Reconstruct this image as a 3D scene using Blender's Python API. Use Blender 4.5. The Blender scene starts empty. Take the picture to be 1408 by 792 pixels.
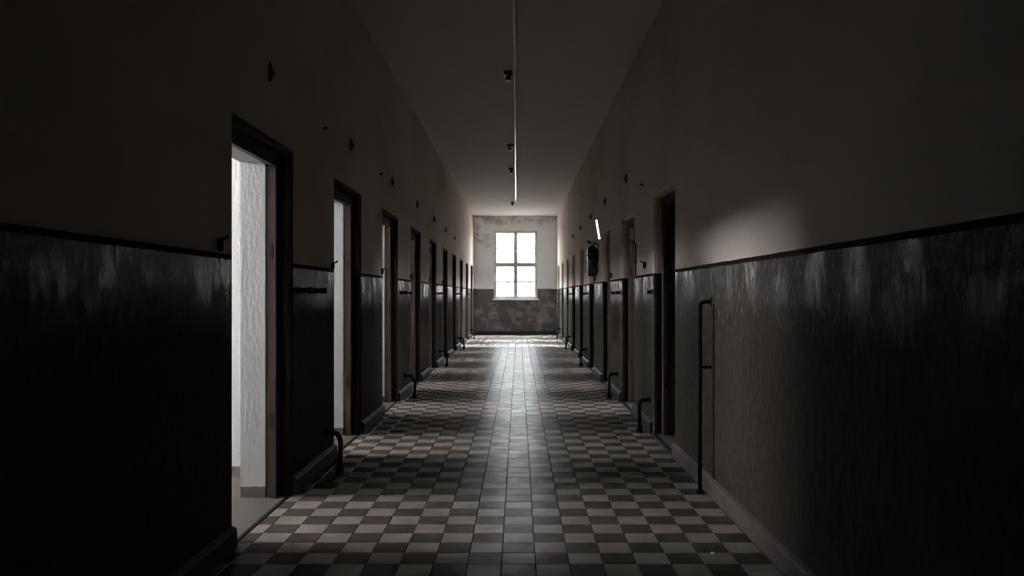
import bpy, bmesh, math, random
from mathutils import Vector
random.seed(7)
scene = bpy.context.scene
COL = scene.collection

# ------------------------------------------------------------------ camera
cam_d = bpy.data.cameras.new('camera')
cam_d.sensor_width = 36.0
cam_d.lens = 36.0 * 1080.0 / 1408.0
cam_d.shift_x = -9.0 / 1408.0
cam_d.shift_y = 10.0 / 1408.0
cam_d.clip_start = 0.02
cam_d.clip_end = 1000
cam = bpy.data.objects.new('camera', cam_d)
cam.location = (0, 0, 1.185)
cam.rotation_euler = (math.pi / 2, 0, 0)
COL.objects.link(cam)
scene.camera = cam

# ------------------------------------------------------------------ sky and exposure
SKY = 56.0           # overcast sky seen through the end window
CELL_PANE = 132.0    # daylight coming through the frosted cell windows
world = bpy.data.worlds.new('overcast_sky')
scene.world = world
world.use_nodes = True
bg = world.node_tree.nodes['Background']
bg.inputs['Color'].default_value = (0.95, 0.97, 1.0, 1)
bg.inputs['Strength'].default_value = SKY
vs = scene.view_settings
vs.view_transform = 'Standard'
vs.look = 'None'
vs.exposure = 0.0
vs.gamma = 1.0
scene.cycles.use_denoising = True
scene.cycles.diffuse_bounces = 6
scene.cycles.max_bounces = 10
scene.cycles.sample_clamp_indirect = 6.0

# ------------------------------------------------------------------ dimensions (metres)
XL, XR = -1.347, 1.153         # corridor faces of the side walls
H = 3.55                       # ceiling
YE = 23.46                     # end wall
YB = -3.0                      # back of the corridor
WT = 0.28                      # side wall thickness
HEAD = 2.015                   # door recess head
STEP = 2.043
LEFT_DOORS = [(3.72 + STEP * i, 3.72 + STEP * i + 0.94) for i in range(10)]
RIGHT_DOORS = [(5.81 + STEP * i, 5.81 + STEP * i + 0.90) for i in range(9)]
CELL_DEPTH = 4.0
WAINSCOT = 1.375

# end window (X range, Z range)
WX0, WX1, WZ0, WZ1 = -0.739, 0.565, 1.075, 3.12

# portal that guides sampling of the sky through the end window
pd = bpy.data.lights.new('end_window_portal', 'AREA')
pd.shape = 'RECTANGLE'
pd.size = WX1 - WX0 + 0.1
pd.size_y = WZ1 - WZ0 + 0.1
pd.cycles.is_portal = True
po = bpy.data.objects.new('end_window_portal', pd)
po.location = ((WX0 + WX1) / 2, YE + 0.30, (WZ0 + WZ1) / 2)
po.rotation_euler = (-math.pi / 2, 0, 0)
COL.objects.link(po)


# ------------------------------------------------------------------ node helpers
class Mat:
    def __init__(self, name):
        self.m = bpy.data.materials.new(name)
        self.m.use_nodes = True
        self.nt = self.m.node_tree
        self.n = self.nt.nodes
        self.b = self.n['Principled BSDF']
        self.pos = None

    def node(self, t, **kw):
        nd = self.n.new(t)
        for k, v in kw.items():
            setattr(nd, k, v)
        return nd

    def link(self, a, b):
        self.nt.links.new(a, b)

    def set(self, nd, key, v):
        s = nd.inputs[key]
        if hasattr(v, 'is_output') or isinstance(v, bpy.types.NodeSocket):
            self.link(v, s)
        else:
            s.default_value = v

    def position(self):
        if self.pos is None:
            self.pos = self.node('ShaderNodeNewGeometry').outputs['Position']
        return self.pos

    def xyz(self):
        s = self.node('ShaderNodeSeparateXYZ')
        self.link(self.position(), s.inputs[0])
        return s.outputs

    def math(self, op, a, b=0.0, c=None, clamp=False):
        nd = self.node('ShaderNodeMath', operation=op, use_clamp=clamp)
        self.set(nd, 0, a)
        self.set(nd, 1, b)
        if c is not None:
            self.set(nd, 2, c)
        return nd.outputs[0]

    def noise(self, scale=(1, 1, 1), detail=4.0, rough=0.6, offset=(0, 0, 0), vec=None):
        mp = self.node('ShaderNodeMapping')
        self.link(vec if vec is not None else self.position(), mp.inputs['Vector'])
        mp.inputs['Scale'].default_value = scale
        mp.inputs['Location'].default_value = offset
        nz = self.node('ShaderNodeTexNoise')
        nz.inputs['Scale'].default_value = 1.0
        nz.inputs['Detail'].default_value = detail
        nz.inputs['Roughness'].default_value = rough
        self.link(mp.outputs[0], nz.inputs['Vector'])
        return nz.outputs['Fac']

    def ramp(self, v, a, b):
        """smooth 0..1 between a and b"""
        nd = self.node('ShaderNodeMapRange', interpolation_type='SMOOTHSTEP')
        self.set(nd, 0, v)
        nd.inputs[1].default_value = a
        nd.inputs[2].default_value = b
        nd.inputs[3].default_value = 0.0
        nd.inputs[4].default_value = 1.0
        return nd.outputs[0]

    def mix(self, f, a, b):
        nd = self.node('ShaderNodeMix', data_type='RGBA')
        self.set(nd, 0, f)
        for k, v in ((6, a), (7, b)):
            if isinstance(v, tuple):
                nd.inputs[k].default_value = (*v, 1)
            else:
                self.link(v, nd.inputs[k])
        return nd.outputs[2]

    def fmix(self, f, a, b):
        nd = self.node('ShaderNodeMix', data_type='FLOAT')
        self.set(nd, 0, f)
        self.set(nd, 2, a)
        self.set(nd, 3, b)
        return nd.outputs[0]

    def bump(self, h, strength=0.3, dist=0.01):
        nd = self.node('ShaderNodeBump')
        nd.inputs['Strength'].default_value = strength
        nd.inputs['Distance'].default_value = dist
        self.link(h, nd.inputs['Height'])
        self.link(nd.outputs[0], self.b.inputs['Normal'])
        self.link(nd.outputs[0], self.b.inputs['Coat Normal'])

    def base(self, v):
        if isinstance(v, tuple):
            self.b.inputs['Base Color'].default_value = (*v, 1)
        else:
            self.link(v, self.b.inputs['Base Color'])

    def rough(self, v):
        self.set(self.b, 'Roughness', v)


def simple(name, col, rough=0.6, metal=0.0, var=0.25, scale=20.0, bump=0.15, spec=0.5):
    k = Mat(name)
    k.b.inputs['Specular IOR Level'].default_value = spec
    nz = k.noise((scale,) * 3)
    dark = tuple(c * (1 - var) for c in col)
    lite = tuple(min(1, c * (1 + var)) for c in col)
    k.base(k.mix(nz, dark, lite))
    k.rough(rough)
    k.b.inputs['Metallic'].default_value = metal
    k.bump(nz, bump, 0.004)
    return k.m


PLASTER = (0.580, 0.510, 0.452)
OIL = (0.036, 0.031, 0.026)


def corridor_paint():
    k = Mat('corridor_wall_paint')
    x, y, z = k.xyz()
    wob = k.noise((3, 3, 3), 3)
    zz = k.math('ADD', z, k.math('MULTIPLY', k.math('SUBTRACT', wob, 0.5), 0.007))
    low = k.math('LESS_THAN', zz, WAINSCOT)
    line = k.math('MULTIPLY', k.math('GREATER_THAN', zz, WAINSCOT - 0.024), low)
    stain = k.ramp(k.noise((0.7, 0.7, 0.9), 6, 0.65), 0.35, 0.75)
    plaster = k.mix(stain, PLASTER, tuple(c * 0.80 for c in PLASTER))
    streak = k.noise((34, 34, 14.0), 7, 0.74)
    blot = k.noise((9, 9, 7), 5, 0.7)
    # paint runs and flaked spots under the paint line, paled to add highlights
    near_top = k.ramp(z, 0.85, 1.30)
    flake_glint = k.math('MULTIPLY', k.ramp(k.math('ADD', streak, k.math('MULTIPLY', blot, 0.35)), 0.70, 0.86), near_top)
    oil = k.mix(k.ramp(streak, 0.3, 0.7), tuple(c * 0.75 for c in OIL), tuple(c * 1.5 for c in OIL))
    oil = k.mix(k.math('MULTIPLY', flake_glint, 0.75), oil, (0.24, 0.205, 0.175))
    oil = k.mix(line, oil, (0.022, 0.018, 0.016))
    # door reveals are coloured near-black up to the line
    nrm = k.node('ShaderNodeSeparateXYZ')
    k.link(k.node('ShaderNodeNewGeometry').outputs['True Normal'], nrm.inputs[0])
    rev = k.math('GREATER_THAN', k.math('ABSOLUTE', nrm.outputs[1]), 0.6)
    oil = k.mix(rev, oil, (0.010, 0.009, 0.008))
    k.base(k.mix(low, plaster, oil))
    shiny = k.math('MULTIPLY', k.ramp(k.noise((5, 5, 2.5), 5, 0.7, offset=(2, 1, 0)), 0.47, 0.62), k.ramp(z, 1.00, 1.22))
    k.rough(0.8)
    k.b.inputs['Specular IOR Level'].default_value = 0.0
    k.link(k.math('MULTIPLY', k.math('SUBTRACT', low, line), k.fmix(shiny, 0.04, 0.27)), k.b.inputs['Coat Weight'])
    k.b.inputs['Coat Roughness'].default_value = 0.23
    k.b.inputs['Coat Tint'].default_value = (1.0, 0.93, 0.86, 1)
    fine = k.noise((60, 60, 60), 4, 0.6)
    oilh = k.math('ADD', k.math('MULTIPLY', streak, k.math('ADD', k.math('MULTIPLY', near_top, 1.0), 0.25)),
                  k.math('MULTIPLY', blot, 0.6))
    k.bump(k.fmix(low, k.math('MULTIPLY', fine, 0.5), oilh), 0.25, 0.012)
    return k.m


def end_wall_paint():
    k = Mat('end_wall_paint')
    x, y, z = k.xyz()
    wob = k.noise((5, 5, 5), 3)
    zz = k.math('ADD', z, k.math('MULTIPLY', k.math('SUBTRACT', wob, 0.5), 0.03))
    low = k.math('LESS_THAN', zz, WAINSCOT)
    # grime patches high on the left and over the window
    g = k.noise((1.6, 1.6, 2.4), 7, 0.7, offset=(3.1, 0, 0.4))
    lx = k.math('SUBTRACT', 1.0, k.ramp(x, -1.15, -0.55))
    hz = k.ramp(z, 2.35, 3.1)
    top = k.ramp(z, 3.05, 3.45)
    sel = k.math('MAXIMUM', k.math('MULTIPLY', lx, hz), k.math('MULTIPLY', top, 0.7))
    stain = k.ramp(k.math('ADD', g, k.math('MULTIPLY', sel, 0.22)), 0.60, 0.80)
    fine = k.noise((14, 14, 14), 5, 0.7)
    up = k.mix(k.math('MULTIPLY', stain, 0.75), (0.80, 0.82, 0.86), (0.24, 0.22, 0.195))
    up = k.mix(k.math('MULTIPLY', k.ramp(fine, 0.62, 0.75), 0.4), up, (0.30, 0.28, 0.26))
    p = k.noise((3.4, 3.4, 4.2), 8, 0.72, offset=(0.0, 0, 5.2))
    band = k.math('SUBTRACT', 1.0, k.math('ABSOLUTE', k.math('SUBTRACT', k.math('DIVIDE', z, 0.62), 1.0)))
    peel = k.ramp(k.math('ADD', p, k.math('MULTIPLY', band, 0.10)), 0.54, 0.66)
    dn = k.mix(peel, k.mix(fine, (0.022, 0.016, 0.013), (0.045, 0.035, 0.029)),
               k.mix(fine, (0.07, 0.060, 0.052), (0.20, 0.18, 0.165)))
    k.base(k.mix(low, up, dn))
    k.rough(k.fmix(low, 0.85, 0.6))
    k.bump(k.math('ADD', fine, k.math('MULTIPLY', peel, -1.0)), 0.4, 0.01)
    return k.m


def tile_mat(name, col, seed):
    k = Mat(name)
    x, y, z = k.xyz()
    info = k.node('ShaderNodeObjectInfo').outputs['Random']
    # every tile a slightly different firing: the cell index drives it for the joined far tiles too
    cell = k.noise((6.7, 6.7, 0.01), 1, 0.5, offset=(seed, seed, 0))
    grain = k.noise((70, 70, 70), 4, 0.7)
    big = k.noise((1.3, 1.3, 1.3), 5, 0.6)
    c0 = k.mix(k.ramp(cell, 0.3, 0.7), tuple(c * 0.82 for c in col), tuple(c * 1.15 for c in col))
    c1 = k.mix(k.math('MULTIPLY', info, 0.5), c0, tuple(c * 0.80 for c in col))
    # dirt
    c2 = k.mix(k.math('MULTIPLY', k.ramp(k.math('ADD', k.math('MULTIPLY', grain, 0.5), big), 0.80, 1.0), 0.4), c1, tuple(c * 0.5 for c in col))
    k.base(c2)
    # polished by feet along the middle, duller towards the walls
    path = k.math('SUBTRACT', 1.0, k.ramp(k.math('ABSOLUTE', k.math('SUBTRACT', x, -0.02)), 0.15, 1.15))
    k.b.inputs['Specular IOR Level'].default_value = 0.0
    k.rough(0.7)
    worn = k.ramp(k.noise((7, 5, 7), 5, 0.65, offset=(seed, 2.0, 0)), 0.30, 0.68)
    k.link(k.math('MULTIPLY', k.fmix(path, 0.16, 0.22), k.fmix(worn, 0.40, 1.0)), k.b.inputs['Coat Weight'])
    k.b.inputs['Coat Roughness'].default_value = 0.33
    k.bump(k.math('ADD', k.noise((11, 11, 11), 4, 0.6), k.math('MULTIPLY', grain, 0.25)), 0.32, 0.006)
    return k.m


def cell_plaster():
    k = Mat('cell_plaster')
    n1 = k.noise((40, 40, 14), 5, 0.65)
    n2 = k.noise((1.5, 1.5, 0.7), 5, 0.6)
    x, y, z = k.xyz()
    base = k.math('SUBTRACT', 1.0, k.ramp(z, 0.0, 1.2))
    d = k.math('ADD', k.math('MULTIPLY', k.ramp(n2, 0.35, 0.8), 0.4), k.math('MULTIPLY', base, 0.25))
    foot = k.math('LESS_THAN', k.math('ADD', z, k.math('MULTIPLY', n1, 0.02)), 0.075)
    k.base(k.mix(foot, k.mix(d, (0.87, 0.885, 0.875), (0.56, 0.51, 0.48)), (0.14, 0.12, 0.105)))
    k.rough(0.9)
    k.bump(n1, 0.6, 0.012)
    return k.m


def glass():
    k = Mat('window_glass')
    t = k.node('ShaderNodeBsdfTransparent')
    t.inputs['Color'].default_value = (0.95, 0.97, 0.97, 1)
    g = k.node('ShaderNodeBsdfGlossy')
    g.inputs['Roughness'].default_value = 0.03
    mx = k.node('ShaderNodeMixShader')
    mx.inputs[0].default_value = 0.06
    k.link(t.outputs[0], mx.inputs[1])
    k.link(g.outputs[0], mx.inputs[2])
    k.link(mx.outputs[0], k.n['Material Output'].inputs['Surface'])
    return k.m


def lit_pane(name, strength, tint=(0.96, 0.97, 1.0, 1)):
    k = Mat(name)
    k.base((0.8, 0.8, 0.8))
    k.b.inputs['Emission Color'].default_value = tint
    k.b.inputs['Emission Strength'].default_value = strength
    return k.m


M = dict(
    wall=corridor_paint(),
    end=end_wall_paint(),
    ceiling=simple('ceiling_plaster', (0.565, 0.507, 0.455), 0.85, 0, 0.06, 2.0, 0.1),
    tile_light=tile_mat('pale_floor_tile', (0.226, 0.201, 0.175), 0.0),
    tile_dark=tile_mat('dark_floor_tile', (0.056, 0.049, 0.042), 4.0),
    grout=simple('tile_grout', (0.045, 0.040, 0.036), 0.8),
    cell=cell_plaster(),
    concrete=simple('cell_screed', (0.085, 0.078, 0.070), 0.75, 0, 0.25, 9, 0.2, 0.2),
    dark_room=simple('unlit_room_dark', (0.055, 0.05, 0.046), 0.9, 0, 0.2, 3),  # wall colour darkened so the cell reads as unlit
    skirting=simple('skirting_cement', (0.065, 0.055, 0.049), 0.65, 0, 0.35, 8, 0.2, 0.2),
    timber=simple('brown_frame_paint', (0.055, 0.039, 0.030), 0.6, 0, 0.3, 14, 0.2, 0.2),
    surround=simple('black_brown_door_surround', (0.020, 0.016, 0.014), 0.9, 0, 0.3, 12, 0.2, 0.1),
    skirting_dark=simple('black_skirting_cement', (0.022, 0.019, 0.017), 0.7, 0, 0.35, 8, 0.2, 0.15),
    iron=simple('black_iron', (0.012, 0.010, 0.010), 0.7, 0.0, 0.3, 60, 0.2, 0.05),
    rust=simple('rusty_stub', (0.030, 0.021, 0.016), 0.75, 0.2, 0.5, 60, 0.4),
    win=simple('grey_window_paint', (0.42, 0.40, 0.36), 0.5, 0, 0.25, 18, 0.2),
    sill=simple('white_sill_stone', (0.66, 0.66, 0.65), 0.5, 0, 0.1, 18, 0.1),
    cable=simple('white_glossy_conduit', (0.90, 0.89, 0.87), 0.16, 0, 0.03, 40, 0.0, 0.9),
    holder=simple('dark_bakelite', (0.06, 0.05, 0.045), 0.45, 0, 0.2, 40, 0.05),
    porcelain=simple('grey_porcelain', (0.55, 0.53, 0.50), 0.3, 0, 0.1, 40, 0.03),
    black=simple('black_cylinder_paint', (0.012, 0.011, 0.011), 0.14, 0, 0.2, 30, 0.03),
    steel=simple('worn_steel', (0.45, 0.44, 0.42), 0.32, 0.9, 0.2, 50, 0.05),
    plate=simple('white_enamel', (0.85, 0.85, 0.84), 0.12, 0, 0.04, 20, 0.02),
    facade=simple('pale_render', (0.82, 0.82, 0.80), 0.9, 0, 0.04, 0.5, 0.05),
    facade_glass=simple('far_window_panes', (0.22, 0.23, 0.24), 0.3, 0, 0.1, 0.5, 0.0),
    roof=simple('far_roof_tiles', (0.40, 0.36, 0.34), 0.8, 0, 0.1, 1.0, 0.1),
    yard=simple('yard_gravel', (0.55, 0.54, 0.52), 0.95, 0, 0.1, 1.5, 0.1),
    chip=simple('fallen_plaster', (0.66, 0.63, 0.60), 0.9),
    glass=glass(), lit=lit_pane('frosted_daylit_pane', CELL_PANE), lit_dim=lit_pane('shaded_daylit_pane', CELL_PANE * 0.6), lit_boost=lit_pane('boosted_end_pane', CELL_PANE * 7.5, (0.86, 0.93, 1.0, 1)),
)


# ------------------------------------------------------------------ mesh helpers
class MB:
    def __init__(self):
        self.v, self.f, self.mi = [], [], []

    def quad(self, *pts, mi=0):
        i = len(self.v)
        self.v.extend(tuple(p) for p in pts)
        self.f.append(tuple(range(i, i + len(pts))))
        self.mi.append(mi)

    def box(self, a, b, mi=0, bev=0.0):
        x0, y0, z0 = a
        x1, y1, z1 = b
        if bev <= 0:
            i = len(self.v)
            self.v += [(x0, y0, z0), (x1, y0, z0), (x1, y1, z0), (x0, y1, z0), (x0, y0, z1), (x1, y0, z1), (x1, y1, z1), (x0, y1, z1)]
            for q in ((0, 3, 2, 1), (4, 5, 6, 7), (0, 1, 5, 4), (1, 2, 6, 5), (2, 3, 7, 6), (3, 0, 4, 7)):
                self.f.append(tuple(i + k for k in q))
                self.mi.append(mi)
            return
        bm = bmesh.new()
        bmesh.ops.create_cube(bm, size=1.0)
        for v in bm.verts:
            v.co = Vector(((x0 + x1) / 2 + v.co.x * (x1 - x0), (y0 + y1) / 2 + v.co.y * (y1 - y0), (z0 + z1) / 2 + v.co.z * (z1 - z0)))
        bmesh.ops.bevel(bm, geom=bm.edges[:], offset=bev, segments=2, affect='EDGES', profile=0.7)
        self.add_bm(bm, mi)

    def add_bm(self, bm, mi=0):
        i = len(self.v)
        bm.verts.index_update()
        self.v += [tuple(v.co) for v in bm.verts]
        for f in bm.faces:
            self.f.append(tuple(i + v.index for v in f.verts))
            self.mi.append(mi)
        bm.free()

    def tube(self, pts, r, n=10, mi=0, cap=True):
        """round tube along a polyline; r is a number or one radius per point"""
        pts = [Vector(p) for p in pts]
        rs = r if isinstance(r, (list, tuple)) else [r] * len(pts)
        base = len(self.v)
        up = None
        for k, p in enumerate(pts):
            if k == 0:
                d = pts[1] - pts[0]
            elif k == len(pts) - 1:
                d = pts[-1] - pts[-2]
            else:
                d = (pts[k + 1] - pts[k]).normalized() + (pts[k] - pts[k - 1]).normalized()
            d.normalize()
            if up is None:
                up = Vector((0, 0, 1)) if abs(d.z) < 0.9 else Vector((1, 0, 0))
            s = d.cross(up)
            s.normalize()
            up = s.cross(d)
            up.normalize()
            for j in range(n):
                a = 2 * math.pi * j / n
                self.v.append(tuple(p + (s * math.cos(a) + up * math.sin(a)) * rs[k]))
        for k in range(len(pts) - 1):
            for j in range(n):
                a, b = base + k * n + j, base + k * n + (j + 1) % n
                self.f.append((a, a + n, b + n, b))
                self.mi.append(mi)
        if cap:
            self.f.append(tuple(base + j for j in range(n)))
            self.f.append(tuple(base + (len(pts) - 1) * n + n - 1 - j for j in range(n)))
            self.mi += [mi, mi]

    def lathe(self, prof, n=20, c=(0, 0, 0), mi=0):
        """profile of (radius, z) revolved about the vertical through c"""
        self.tube([(c[0], c[1], c[2] + z + 1e-6 * k) for k, (r, z) in enumerate(prof)], [max(r, 1e-4) for r, z in prof], n, mi)

    def build(self, name, mats, parent=None, smooth=False):
        me = bpy.data.meshes.new(name)
        me.from_pydata(self.v, [], self.f)
        for m in (mats if isinstance(mats, (list, tuple)) else [mats]):
            me.materials.append(m)
        me.polygons.foreach_set('material_index', self.mi)
        bm = bmesh.new()
        bm.from_mesh(me)
        bmesh.ops.recalc_face_normals(bm, faces=bm.faces[:])
        bm.to_mesh(me)
        bm.free()
        if smooth:
            me.polygons.foreach_set('use_smooth', [True] * len(me.polygons))
        me.update()
        o = bpy.data.objects.new(name, me)
        COL.objects.link(o)
        if parent:
            o.parent = parent
        return o


def arc_path(pts, r, n=5):
    """polyline with its inner corners rounded by radius r"""
    P = [Vector(p) for p in pts]
    out = [P[0]]
    for k in range(1, len(P) - 1):
        a = (P[k - 1] - P[k])
        b = (P[k + 1] - P[k])
        d = min(r, a.length * 0.49, b.length * 0.49)
        s, e = P[k] + a.normalized() * d, P[k] + b.normalized() * d
        for i in range(n + 1):
            t = i / n
            out.append(s * (1 - t) ** 2 + P[k] * 2 * t * (1 - t) + e * t * t)
    out.append(P[-1])
    return out


def struct(o, label=None):
    o['kind'] = 'structure'
    if label:
        o['label'] = label
    return o


def tag(o, label, cat, group=None):
    o['label'] = label
    o['category'] = cat
    if group:
        o['group'] = group
    return o


def empty(name, loc):
    o = bpy.data.objects.new(name, None)
    o.empty_display_size = 0.05
    o.location = loc
    COL.objects.link(o)
    return o


def copy_tree(o, parent=None):
    c = o.copy()
    COL.objects.link(c)
    if parent:
        c.parent = parent
    for ch in list(o.children):
        copy_tree(ch, c)
    return c


ORD = ['first', 'second', 'third', 'fourth', 'fifth', 'sixth', 'seventh', 'eighth', 'ninth', 'tenth']

# ------------------------------------------------------------------ side walls with stepped door openings
CH = 0.03        # rounded-off corridor edge
RD = 0.135       # depth of the recess that takes the frame
IN = 0.065       # how far the plaster opening behind is narrower
INH = 0.05


def side_wall(name, X, s, doors, y0, y1, mats, back_mi):
    """X corridor face, s = -1 for a wall growing to the left, +1 to the right"""
    mb = MB()

    def P(d, y, z):
        return (X + s * d, y, z)

    def U(d, a, b, h):
        return [P(d, a, 0), P(d, a, h), P(d, b, h), P(d, b, 0)]
    cur_f, cur_b = y0, y0
    for a, b in doors:
        loops = [U(0, a - CH, b + CH, HEAD + CH), U(CH * 0.3, a - CH * 0.3, b + CH * 0.3, HEAD + CH * 0.3), U(CH, a, b, HEAD), U(RD, a, b, HEAD),
                 U(RD, a + IN, b - IN, HEAD - INH), U(WT, a + IN, b - IN, HEAD - INH)]
        for k in range(5):
            L, N = loops[k], loops[k + 1]
            for j in range(3):
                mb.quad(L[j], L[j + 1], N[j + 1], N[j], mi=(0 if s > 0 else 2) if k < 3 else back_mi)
        mb.quad(P(0, cur_f, 0), P(0, a - CH, 0), P(0, a - CH, H), P(0, cur_f, H))
        mb.quad(P(0, a - CH, HEAD + CH), P(0, b + CH, HEAD + CH), P(0, b + CH, H), P(0, a - CH, H))
        mb.quad(P(WT, cur_b, 0), P(WT, a + IN, 0), P(WT, a + IN, H), P(WT, cur_b, H), mi=back_mi)
        mb.quad(P(WT, a + IN, HEAD - INH), P(WT, b - IN, HEAD - INH), P(WT, b - IN, H), P(WT, a + IN, H), mi=back_mi)
        cur_f, cur_b = b + CH, b - IN
    mb.quad(P(0, cur_f, 0), P(0, y1, 0), P(0, y1, H), P(0, cur_f, H))
    mb.quad(P(WT, cur_b, 0), P(WT, y1, 0), P(WT, y1, H), P(WT, cur_b, H), mi=back_mi)
    mb.quad(P(0, y0, 0), P(WT, y0, 0), P(WT, y0, H), P(0, y0, H))
    mb.quad(P(0, y1, 0), P(WT, y1, 0), P(WT, y1, H), P(0, y1, H))
    return struct(mb.build(name, mats))


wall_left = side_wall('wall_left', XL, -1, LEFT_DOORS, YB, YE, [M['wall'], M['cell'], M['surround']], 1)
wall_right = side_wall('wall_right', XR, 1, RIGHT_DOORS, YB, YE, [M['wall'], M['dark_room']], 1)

# end wall with the window opening
XO0, XO1 = XL - WT - CELL_DEPTH - 0.4, XR + WT + CELL_DEPTH + 0.4
ET = 0.30
mb = MB()
for x0, x1, z0, z1 in ((XO0, WX0, -0.3, H), (WX1, XO1, -0.3, H), (WX0, WX1, -0.3, WZ0), (WX0, WX1, WZ1, H)):
    mb.box((x0, YE, z0), (x1, YE + ET, z1))
struct(mb.build('wall_end', M['end']))
mb = MB()
mb.box((XO0, YB - 0.2, 0), (XO1, YB, H))
struct(mb.build('wall_back', M['wall']))
mb = MB()
mb.box((XO0, YB - 0.2, H), (XO1, YE + ET, H + 0.2))
struct(mb.build('ceiling', M['ceiling']))

# ------------------------------------------------------------------ floor: bed, single tiles, the rest as one
TS = 0.15
GAP = 0.0022
TX0 = -0.075           # a joint in the tile grid
TY0 = 3.466
TH = 0.012
mb = MB()
mb.box((XL - 0.024, YB, -0.15), (XR + 0.024, YE, -TH))
floor = struct(mb.build('floor', M['grout']))


def tile_mesh(mb, x0, x1, y0, y1, zt=0.0, mi=0, ch=0.0018):
    i = len(mb.v)
    g = GAP / 2
    x0, x1, y0, y1 = x0 + g, x1 - g, y0 + g, y1 - g
    mb.v += [(x0, y0, -TH), (x1, y0, -TH), (x1, y1, -TH), (x0, y1, -TH),
             (x0, y0, zt - ch), (x1, y0, zt - ch), (x1, y1, zt - ch), (x0, y1, zt - ch),
             (x0 + ch, y0 + ch, zt), (x1 - ch, y0 + ch, zt), (x1 - ch, y1 - ch, zt), (x0 + ch, y1 - ch, zt)]
    for a in (0, 4):
        for j in range(4):
            k = (j + 1) % 4
            mb.f.append((i + a + j, i + a + k, i + a + 4 + k, i + a + 4 + j))
            mb.mi.append(mi)
    mb.f.append((i + 8, i + 9, i + 10, i + 11))
    mb.mi.append(mi)


cols = []
k0 = math.floor((XL - TX0) / TS)
while TX0 + k0 * TS < XR - 0.03:
    cols.append((k0, max(XL, TX0 + k0 * TS), min(XR, TX0 + (k0 + 1) * TS)))
    k0 += 1
meshes = {}
rows_single = range(-1, 16)
far = MB()
rmin, rmax = math.floor((YB - TY0) / TS), math.ceil((YE - TY0) / TS)
for r in range(rmin, rmax):
    ya, yb = max(YB, TY0 + r * TS), min(YE, TY0 + (r + 1) * TS)
    for k, xa, xb in cols:
        light = (k + r) % 2 == 0
        if r in rows_single:
            w = round(xb - xa, 4)
            key = (w, light)
            if key not in meshes:
                t = MB()
                tile_mesh(t, -w / 2, w / 2, -TS / 2, TS / 2)
                o = t.build('floor_tile', M['tile_light' if light else 'tile_dark'], floor)
                meshes[key] = o.data
            else:
                o = bpy.data.objects.new('floor_tile', meshes[key])
                COL.objects.link(o)
                o.parent = floor
            o.location = ((xa + xb) / 2, (ya + yb) / 2, random.uniform(-0.0006, 0.0004))
            o.rotation_euler = (random.gauss(0, 0.0026), random.gauss(0, 0.0026), random.gauss(0, 0.002))
        else:
            i0 = len(far.v)
            tile_mesh(far, xa, xb, ya, yb, random.uniform(-0.0006, 0.0004), 0 if light else 1)
            tx, ty = random.gauss(0, 0.0026), random.gauss(0, 0.0026)
            cx, cy = (xa + xb) / 2, (ya + yb) / 2
            for q in range(i0 + 4, len(far.v)):
                vx, vy, vz = far.v[q]
                far.v[q] = (vx, vy, vz + (vx - cx) * tx + (vy - cy) * ty)
fo = far.build('floor_tile_field', [M['tile_light'], M['tile_dark']], floor)
fo['kind'] = 'stuff'

# ------------------------------------------------------------------ skirtings (broken by the doors)


def skirting(name, X, s, doors):
    root = struct(empty(name, (X, 0, 0)))
    segs, cur = [], YB
    for a, b in doors:
        segs.append((cur, a - CH))
        cur = b + CH
    segs.append((cur, YE))
    for i, (a, b) in enumerate(segs):
        mb = MB()
        prof = [(0, 0), (0.026, 0), (0.026, 0.082), (0.020, 0.094), (0.0, 0.102)]
        A = [(-s * d, a, z) for d, z in prof]
        B = [(-s * d, b, z) for d, z in prof]
        n = len(prof)
        for j in range(n - 1):
            mb.quad(A[j], A[j + 1], B[j + 1], B[j])
        mb.quad(*A)
        mb.quad(*B)
        mb.build('skirting_length', M['skirting' if s > 0 and i == 0 else 'skirting_dark'], root)
    return root


skirting('baseboard_left', XL, -1, LEFT_DOORS)
skirting('baseboard_right', XR, 1, RIGHT_DOORS)
mb = MB()
mb.box((XL + 0.027, YE - 0.028, 0), (XR - 0.027, YE, 0.115), bev=0.006)
struct(mb.build('baseboard_end', M['iron']))

# ------------------------------------------------------------------ door frames
FD0, FD1 = 0.07, RD      # frame sits between these depths
FW = 0.075


def door_frame(name, X, s, a, b):
    """timber frame with a rebate; origin at the near jamb's foot on the wall face"""
    root = struct(empty(name, (X, a, 0)))
    w = b - a

    def member(pts, axis, lo, hi, nm):
        mb = MB()

        def q(u, d, t):
            return (s * d, u, t) if axis == 'z' else (s * d, t, u)
        A = [q(u, d, lo) for u, d in pts]
        B = [q(u, d, hi) for u, d in pts]
        n = len(pts)
        for j in range(n):
            k = (j + 1) % n
            mb.quad(A[j], A[k], B[k], B[j])
        mb.quad(*A)
        mb.quad(*B)
        return mb.build(nm, M['timber'], root)
    e = 0.0005
    reb = 0.016
    # L-shaped section: rebate towards the cell side
    near = [(e, FD0), (FW, FD0), (FW, FD0 + 0.035), (FW - reb, FD0 + 0.035), (FW - reb, FD1 - e), (e, FD1 - e)]
    farp = [(w - u, d) for u, d in near]
    member(near, 'z', 0, HEAD - FW, 'jamb')
    j2 = member(farp, 'z', 0, HEAD - FW, 'jamb')
    head = [(HEAD - u, d) for u, d in near]
    member(head, 'y', e, w - e, 'head_rail')
    for hz in (1.445, 0.45):
        mb = MB()
        y1 = w - FW
        mb.box((s * 0.085, y1 - 0.002, hz - 0.045), (s * 0.103, y1, hz + 0.045))
        o = mb.build('hinge_plate', M['surround'], root)
    mb = MB()
    mb.box((s * 0.004, 0.0, -0.010), (s * 0.024, w, 0.003))
    mb.build('threshold_strip', M['iron'], root)
    return root


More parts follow.
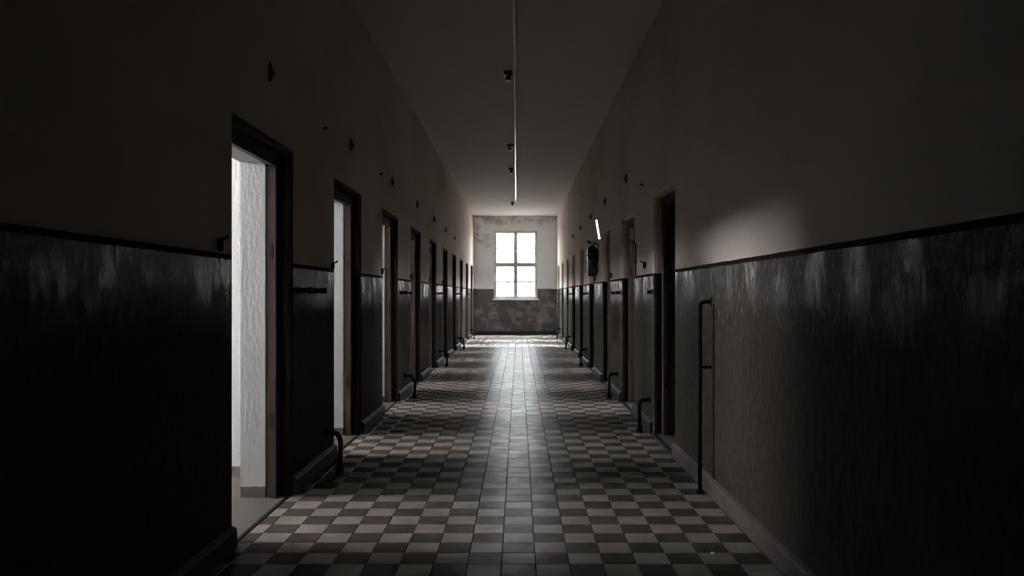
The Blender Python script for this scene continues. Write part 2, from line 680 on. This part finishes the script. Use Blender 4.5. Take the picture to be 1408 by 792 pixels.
n = 1
proto = {}
for s, X, doors in ((-1, XL, LEFT_DOORS), (1, XR, RIGHT_DOORS)):
    for i, (a, b) in enumerate(doors):
        if i == 0:
            proto[s] = door_frame('door_%d' % n, X, s, a, b)
        else:
            o = copy_tree(proto[s])
            o.name = 'door_%d' % n
            o.location = (X, a, 0)
        n += 1

# ------------------------------------------------------------------ cells behind the doors
CXI = XL - WT                       # inner face of the left cells
CXO = CXI - CELL_DEPTH
CW0, CW1 = -0.40, 1.30               # window position measured from the near jamb
CZ0, CZ1 = 2.40, 3.15
mb = MB()
mb.box((CXO - 0.35, YB, -0.15), (XL - 0.024, YE, -0.0005))
struct(mb.build('floor_left_cells', M['concrete']))
mb = MB()
mb.box((XR + 0.024, YB, -0.15), (XR + WT + CELL_DEPTH, YE, -0.0005))
struct(mb.build('floor_right_cells', M['concrete']))
BOOST_L, BOOST_R = 7, 6              # from these doors on, pane glow is boosted to lift the corridor end
RX = XR + WT + CELL_DEPTH
# outer wall with a high window per cell
for X0, X1, spans in ((CXO - 0.35, CXO, LEFT_DOORS), (RX, RX + 0.35, RIGHT_DOORS[1:])):
    mb = MB()
    cur = YB
    for a, b in spans:
        mb.box((X0, cur, -0.15), (X1, a + CW0, H))
        mb.box((X0, a + CW0, -0.15), (X1, a + CW1, CZ0))
        mb.box((X0, a + CW0, CZ1), (X1, a + CW1, H))
        cur = a + CW1
    mb.box((X0, cur, -0.15), (X1, YE, H))
    if X0 < 0:
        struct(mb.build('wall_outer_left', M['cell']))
    else:
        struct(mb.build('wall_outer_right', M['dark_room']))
for i in range(-1, 10):
    y = 3.72 + STEP * i + 1.42
    y1 = min(y + 0.12, YE - 0.002)
    if i == 9:
        continue
    mb = MB()
    mb.box((CXO, y, 0), (CXI, y1, H))
    o = struct(mb.build('wall_left_partition', M['cell']))
for i in range(-1, 8):
    y = 5.81 + STEP * i + 1.40
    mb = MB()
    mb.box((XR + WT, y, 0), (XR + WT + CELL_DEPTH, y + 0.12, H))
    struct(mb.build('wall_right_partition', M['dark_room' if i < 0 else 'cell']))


def cell_window(w, h, pane='lit'):
    root = empty('window_2', (0, 0, 0))
    f = MB()
    t = 0.05
    f.box((-0.06, 0, 0), (0, t, h))
    f.box((-0.06, w - t, 0), (0, w, h))
    f.box((-0.06, t, 0), (0, w - t, t))
    f.box((-0.06, t, h - t), (0, w - t, h))
    f.box((-0.05, w / 2 - 0.015, t), (-0.01, w / 2 + 0.015, h - t))
    f.build('window_frame', M['win'], root)
    for k in range(2):
        p = MB()
        y0 = t if k == 0 else w / 2 + 0.015
        y1 = w / 2 - 0.015 if k == 0 else w - t
        p.box((-0.036, y0, t), (-0.030, y1, h - t))
        p.build('pane', M[pane], root)
    return struct(root)


wproto = None
for i, (a, b) in enumerate(LEFT_DOORS):
    if i < BOOST_L:
        o = cell_window(CW1 - CW0, CZ1 - CZ0) if wproto is None else copy_tree(wproto)
        wproto = wproto or o
    else:
        o = cell_window(CW1 - CW0, CZ1 - CZ0, 'lit_boost')
    o.name = 'window_%d' % (i + 2)
    o.location = (CXO - 0.20, a + CW0, CZ0)
for i, (a, b) in enumerate(RIGHT_DOORS[1:]):
    o = cell_window(CW1 - CW0, CZ1 - CZ0, 'lit_dim' if i + 1 < BOOST_R else 'lit_boost')
    o.name = 'window_%d' % (i + 12)
    o.location = (RX + 0.26, a + CW0, CZ0)

# ------------------------------------------------------------------ end window
win = struct(empty('window_1', ((WX0 + WX1) / 2, YE + 0.10, WZ0)))
W, HH = WX1 - WX0, WZ1 - WZ0
hw = W / 2
FT = 0.055
f = MB()
f.box((-hw, -0.04, 0), (-hw + FT, 0.05, HH), bev=0.004)
f.box((hw - FT, -0.04, 0), (hw, 0.05, HH), bev=0.004)
f.box((-hw + FT, -0.04, HH - 0.06), (hw - FT, 0.05, HH), bev=0.004)
f.box((-hw + FT, -0.04, 0), (hw - FT, 0.05, 0.05), bev=0.004)
f.build('window_frame', M['win'], win)
f = MB()
TR = 1.025          # transom height above the sill
f.box((-hw + FT, -0.05, TR - 0.04), (hw - FT, 0.05, TR + 0.04), bev=0.006)
f.build('transom', M['win'], win)
for z0, z1 in ((0.05, TR - 0.04), (TR + 0.04, HH - 0.06)):
    f = MB()
    f.box((-0.028, -0.035, z0), (0.028, 0.045, z1), bev=0.005)
    f.build('mullion', M['win'], win)
    for x0, x1 in ((-hw + FT, -0.028), (0.028, hw - FT)):
        sash = MB()
        st = 0.028
        sash.box((x0, -0.01, z0), (x0 + st, 0.03, z1))
        sash.box((x1 - st, -0.01, z0), (x1, 0.03, z1))
        sash.box((x0 + st, -0.01, z0), (x1 - st, 0.03, z0 + st))
        sash.box((x0 + st, -0.01, z1 - st), (x1 - st, 0.03, z1))
        zm = (z0 + z1) / 2
        sash.box((x0 + st, -0.004, zm - 0.022), (x1 - st, 0.024, zm + 0.022))
        so = sash.build('sash', M['win'], win)
        for za, zb in ((z0 + st, zm - 0.022), (zm + 0.022, z1 - st)):
            p = MB()
            p.box((x0 + st, 0.008, za), (x1 - st, 0.012, zb))
            p.build('pane', M['glass'], so)
f = MB()
f.box((-hw - 0.05, -0.16, -0.045), (hw + 0.05, -0.10, 0.0), bev=0.008)
f.box((-hw, -0.101, -0.001), (hw, -0.04, 0.03))
f.build('window_sill', M['sill'], win)
f = MB()
f.box((-0.012, -0.07, TR - 0.32), (0.012, -0.04, TR - 0.20), bev=0.004)
f.build('window_latch', M['iron'], win)

# ------------------------------------------------------------------ ceiling cable and lamp holders
mb = MB()
pts, rs = [], []
y = -1.0
while y < 19.75:
    t = max(0.0, (y - 6.0) / 14.0)
    pts.append((-0.022 - 0.0024 * max(0, y) + random.uniform(-0.004, 0.004), y, H - 0.034 - 0.006 * t - random.uniform(0, 0.004)))
    rs.append(0.016 + 0.016 * t)
    y += 0.55
mb.tube(pts, rs, 10)
tag(mb.build('ceiling_cable', M['cable'], smooth=True), 'long white cable run along the middle of the dark ceiling', 'cable')


def lamp_holder():
    root = empty('lamp_holder', (0, 0, 0))
    b = MB()
    b.box((-0.045, -0.045, -0.045), (0.045, 0.045, 0), bev=0.006)
    b.build('junction_box', M['holder'], root)
    b = MB()
    b.lathe([(0.0, -0.045), (0.024, -0.0451), (0.026, -0.075), (0.034, -0.080), (0.034, -0.092), (0.0, -0.0925)], 16)
    b.build('socket', M['holder'], root, smooth=False)
    b = MB()
    b.lathe([(0.0, -0.0926), (0.030, -0.093), (0.027, -0.103), (0.0, -0.104)], 16)
    b.build('socket_ring', M['porcelain'], root)
    b = MB()
    b.tube([(0.045, 0, -0.02), (0.09, 0, -0.024)], 0.007, 8)
    b.build('feed_wire', M['holder'], root)
    return root


lp = lamp_holder()
for i, (px, y) in enumerate(((-0.11, 8.3), (-0.135, 12.3), (-0.135, 14.6), (-0.155, 19.9))):
    o = lp if i == 0 else copy_tree(lp)
    o.location = (px, y, H)
    tag(o, ['nearest dark lamp socket hanging beside the white ceiling cable',
            'second dark lamp socket along the white ceiling cable from the front',
            'third lamp socket along the white ceiling cable from the front',
            'farthest lamp socket on the ceiling just before the end wall'][i], 'lamp', 'bare lamp sockets on the ceiling')

# ------------------------------------------------------------------ pipe on the right wall
t = empty('wall_pipe', (XR, 4.70, 0))
tag(t, 'tall black iron pipe bent into the right wall beside the first doorway', 'pipe')
b = MB()
b.tube(arc_path([(0, 0.0, 1.146), (-0.068, 0, 1.146), (-0.068, 0, 0.004)], 0.045, 6), 0.0125, 12)
b.build('pipe', M['iron'], t, smooth=True)
b = MB()
b.tube([(0, 0, 0.755), (-0.064, 0, 0.755)], 0.010, 8)
b.build('bracket', M['iron'], t)
b = MB()
b.tube([(0, 0, 1.146), (-0.008, 0, 1.146)], 0.026, 14)
b.build('wall_flange', M['iron'], t)
b = MB()
b.tube([(-0.068, 0, 0.0), (-0.068, 0, 0.02)], 0.022, 14)
b.build('foot_collar', M['iron'], t)
b = MB()
b.tube([(-0.004, -0.01, 0.104), (-0.004, -0.01, 1.13)], 0.004, 8)  # thin dark upright line set on the wall face
tag(b.build('wall_dark_line', M['iron']), 'thin dark line running down the right wall behind the tall pipe', 'wire')
bpy.data.objects['wall_dark_line'].location = (XR, 4.64, 0)


# ------------------------------------------------------------------ bent floor pipes and stub pairs on the piers
def floor_pipe(s, out, hgt, run):
    root = empty('bent_pipe', (0, 0, 0))
    b = MB()
    b.tube(arc_path([(0, run, hgt), (-s * out, run * 0.25, hgt + 0.01), (-s * out, 0, 0.03)], 0.10, 8), 0.017, 12)
    b.build('pipe', M['iron'], root, smooth=True)
    b = MB()
    b.tube([(-s * out, 0, 0.0), (-s * out, 0, 0.05)], 0.028, 14)
    b.build('foot_collar', M['iron'], root)
    b = MB()
    b.tube([(0, run, hgt), (-s * 0.012, run, hgt)], 0.032, 14)
    b.build('wall_flange', M['iron'], root)
    return root


def stub(s):
    root = empty('pipe_stub', (0, 0, 0))
    b = MB()
    b.tube([(0, 0, 0), (-s * 0.010, 0, 0)], 0.022, 14)
    b.build('flange', M['rust'], root)
    b = MB()
    L = 0.088 if s < 0 else 0.048
    b.tube([(-s * 0.01, 0, 0), (-s * L * 0.6, 0, 0.0), (-s * L * 0.93, 0, 0), (-s * L, 0, 0)], [0.016, 0.017, 0.021, 0.013], 12)
    b.build('pipe_end', M['rust'], root)
    return root


PIER = {-1: {5.25: 'first and second', 9.05: 'third and fourth', 13.1: 'fifth and sixth', 17.2: 'seventh and eighth', 21.3: 'ninth and tenth'},
        1: {6.78: 'first and second', 9.02: 'second and third', 13.15: 'fourth and fifth', 17.25: 'sixth and seventh', 21.35: 'eighth and ninth'}}
for s, X, out, run in ((-1, XL, 0.15, 0.24), (1, XR, 0.11, 0.10)):
    side = 'left' if s < 0 else 'right'
    fp = floor_pipe(s, out, 0.235 if s < 0 else 0.27, run)
    sp = stub(s)
    for i, (y, w) in enumerate(PIER[s].items()):
        o = fp if i == 0 else copy_tree(fp)
        o.location = (X, y, 0)
        if i:
            o.name = 'bent_pipe'
        tag(o, 'black bent pipe at the foot of the %s pier between its %s doorways' % (side, w), 'pipe', 'bent pipes at the foot of the piers')
        ys = ([y - 0.10, y + 0.28] if s < 0 else [y - 0.06, y + 0.40]) if i else ([4.79, 5.17] if s < 0 else [6.78])
        for k, ky in enumerate(ys):
            o = sp if (i == 0 and k == 0) else copy_tree(sp)
            o.location = (X, ky, 1.215)
            tag(o, '%s on the %s pier between its %s doorways' % (['nearer of two black pipe stubs', 'farther of two black pipe stubs'][k] if len(ys) > 1 else 'lone black pipe stub', side, w), 'pipe', 'pipe stubs on the dark dado')


# ------------------------------------------------------------------ hooks beside the doors, bracket stubs above them
def hook(s):
    root = empty('wall_hook', (0, 0, 0))
    b = MB()
    b.lathe([(0.0, -0.045), (0.009, -0.041), (0.014, -0.020), (0.014, 0.0), (0.010, 0.014), (0.0, 0.018)], 14, (-s * 0.015, 0, 0))
    b.build('hook_body', M['iron'], root, smooth=True)
    b = MB()
    b.tube(arc_path([(-s * 0.012, 0, 0.012), (-s * 0.046, 0, 0.016), (-s * 0.048, 0, 0.030)], 0.010, 4), 0.0055, 8)
    b.build('hook_arm', M['iron'], root, smooth=True)
    b = MB()
    b.tube([(0, 0, 0.006), (-s * 0.012, 0, 0.006)], 0.008, 8)
    b.build('wall_pin', M['iron'], root)
    return root


for s, X, places in ((-1, XL, [(3.51, 1.425), (5.63, 1.405)] + [(3.72 + STEP * i - 0.12, 1.43) for i in range(2, 6)]),
                     (1, XR, [(7.10, 1.47), (9.66, 1.44), (11.70, 1.44)])):
    side = 'left' if s < 0 else 'right'
    hp = hook(s)
    names = ORD if s < 0 else ['second', 'third', 'fourth']
    for i, (y, z) in enumerate(places):
        o = hp if i == 0 else copy_tree(hp)
        o.location = (X, y, z)
        tag(o, 'small black wall hook just before the %s doorway on the %s' % (names[i], side), 'hook', 'wall hooks beside the doorways')


def bracket(s):
    root = empty('wall_bracket', (0, 0, 0))
    b = MB()
    b.tube([(-s * 0.004, 0, -0.05), (-s * 0.012, 0.0, -0.01), (-s * 0.006, 0, 0.05)], [0.006, 0.017, 0.005], 8)
    b.build('back_plate', M['rust'], root)
    b = MB()
    b.tube(arc_path([(-s * 0.006, 0, -0.012), (-s * 0.026, -0.01, -0.016), (-s * 0.032, -0.02, -0.006)], 0.01, 4), 0.008, 8)
    b.build('broken_arm', M['rust'], root)
    return root


for s, X, doors in ((-1, XL, LEFT_DOORS[:7]), (1, XR, RIGHT_DOORS[1:6])):
    side = 'left' if s < 0 else 'right'
    bp = bracket(s)
    for i, (a, b_) in enumerate(doors):
        o = bp if i == 0 else copy_tree(bp)
        o.location = (X, (a + b_) / 2 + 0.05, 2.39 if s < 0 else 2.43)
        tag(o, 'rusty broken bracket on the plaster above the %s doorway on the %s' % (ORD[i if s < 0 else i + 1], side), 'bracket', 'broken brackets above the doorways')

# small spikes left in the plaster between the doors
sp = None
for i, (x, y, z, l) in enumerate(((XL, 5.43, 2.34, 'left wall between the first and second doorways'),
                                  (XL, 7.62, 2.36, 'left wall between the second and third doorways'),
                                  (XR, 7.28, 2.21, 'right wall between the first and second doorways'),
                                  (XR, 14.0, 2.95, 'right wall high above the fifth doorway'))):
    s = -1 if x < 0 else 1
    b = MB()
    b.tube([(0, 0, 0), (-s * 0.004, 0, 0), (-s * 0.03, 0, 0.004)], [0.013, 0.012, 0.006], 10)
    o = b.build('wall_spike', M['rust'])
    o.location = (x, y, z)
    tag(o, 'small rusty spike in the ' + l, 'spike')

# bent conduit beside the second right doorway
t = empty('wall_conduit', (XR, 7.66, 1.36))
tag(t, 'thin dark conduit standing on the paint line before the second right doorway', 'conduit')
b = MB()
b.tube(arc_path([(-0.012, 0, 0.015), (-0.012, 0, 0.33), (-0.05, 0.02, 0.375)], 0.03, 4), 0.008, 8)
b.build('conduit_tube', M['iron'], t, smooth=True)
b = MB()
b.box((-0.022, -0.02, 0.14), (0, 0.02, 0.16), bev=0.002)
b.build('clip', M['iron'], t)

# ------------------------------------------------------------------ fire extinguisher and sign on the right wall
t = empty('fire_extinguisher', (XR - 0.085, 11.35, 1.46))
tag(t, 'black fire extinguisher hung on the right wall before the fourth doorway', 'extinguisher')
b = MB()
b.lathe([(0.0, 0.0), (0.066, 0.001), (0.072, 0.012), (0.075, 0.02), (0.075, 0.375), (0.066, 0.405), (0.045, 0.425), (0.022, 0.432), (0.022, 0.45), (0.0, 0.4505)], 28)
b.build('body', M['black'], t, smooth=True)
b = MB()
b.lathe([(0.0, 0.4506), (0.026, 0.451), (0.026, 0.485), (0.018, 0.492), (0.0, 0.4925)], 18)
b.build('valve', M['steel'], t)
b = MB()
b.box((-0.075, -0.012, 0.475), (0.03, 0.012, 0.485), bev=0.003)
b.tube([(-0.02, 0, 0.49), (-0.085, 0, 0.515)], 0.007, 8)
b.build('squeeze_handle', M['iron'], t)
b = MB()
b.tube(arc_path([(0.024, -0.01, 0.47), (0.088, -0.035, 0.46), (0.090, -0.040, 0.12)], 0.05, 6), 0.011, 10)
b.build('hose', M['black'], t, smooth=True)
b = MB()
b.tube([(0.090, -0.040, 0.13), (0.090, -0.040, 0.06)], [0.013, 0.018], 10)
b.build('nozzle', M['iron'], t)
b = MB()
b.box((0.0755, -0.03, 0.22), (0.085, 0.03, 0.40), bev=0.003)
b.lathe([(0.0755, 0.29), (0.078, 0.292), (0.078, 0.312), (0.0755, 0.314)], 28)
b.build('wall_bracket', M['iron'], t)

t = empty('sign_plate', (XR, 11.12, 1.985))
tag(t, 'white enamel sign plate leaning out from the right wall above the extinguisher', 'sign')
b = MB()
b.box((-0.004, -0.08, 0.0), (0.0, 0.08, 0.27), bev=0.0015)
o = b.build('plate', M['plate'], t)
o.rotation_euler = (0, math.radians(-9.5), 0)
o.location = (-0.004, 0, 0)
b = MB()
b.tube([(0, 0, 0.24), (-0.040, 0, 0.24)], 0.005, 8)
b.build('standoff', M['iron'], t)

# ------------------------------------------------------------------ crumbs of plaster on the floor
for i, (x, y, l) in enumerate(((0.885, 3.585, 'small white plaster crumb on the tiles near the right skirting'),)):
    bm = bmesh.new()
    bmesh.ops.create_icosphere(bm, subdivisions=1, radius=0.011)
    for v in bm.verts:
        v.co = Vector((v.co.x * random.uniform(0.7, 1.2), v.co.y * random.uniform(0.7, 1.1), v.co.z * 0.7 * random.uniform(0.7, 1.2)))
    mz = min(v.co.z for v in bm.verts)
    for v in bm.verts:
        v.co.z -= mz
    b = MB()
    b.add_bm(bm)
    o = b.build('plaster_crumb', M['chip'])
    o.location = (x, y, 0.0005)
    tag(o, l, 'plaster')

# ------------------------------------------------------------------ outside the end window
mb = MB()
mb.box((-300, -60, -1.2), (300, 420, -1.0))
struct(mb.build('ground_outside', M['yard']))
t = empty('far_building', (1.0, 150, -1.0))
tag(t, 'pale long building with rows of windows far beyond the end window', 'building')
b = MB()
b.box((-14, 0, 0), (16, 10, 7.0))
b.build('wall', M['facade'], t)
b = MB()
b.v += [(-14.4, -0.4, 7.0), (16.4, -0.4, 7.0), (16.4, 10.4, 7.0), (-14.4, 10.4, 7.0), (-14.4, 5, 10.5), (16.4, 5, 10.5)]
b.f += [(0, 1, 5, 4), (2, 3, 4, 5), (0, 4, 3), (1, 2, 5), (0, 3, 2, 1)]
b.mi += [0] * 5
b.build('roof', M['roof'], t)
for zr in (1.3, 4.3):
    for k in range(7):
        x = -12 + k * 4.2
        b = MB()
        b.box((x, -0.05, zr), (x + 1.2, 0.02, zr + 1.6))
        wo = b.build('window', M['facade'], t)
        b = MB()
        b.box((x + 0.12, -0.07, zr + 0.12), (x + 0.56, -0.05, zr + 1.48))
        b.box((x + 0.64, -0.07, zr + 0.12), (x + 1.08, -0.05, zr + 1.48))
        b.build('pane', M['facade_glass'], wo)
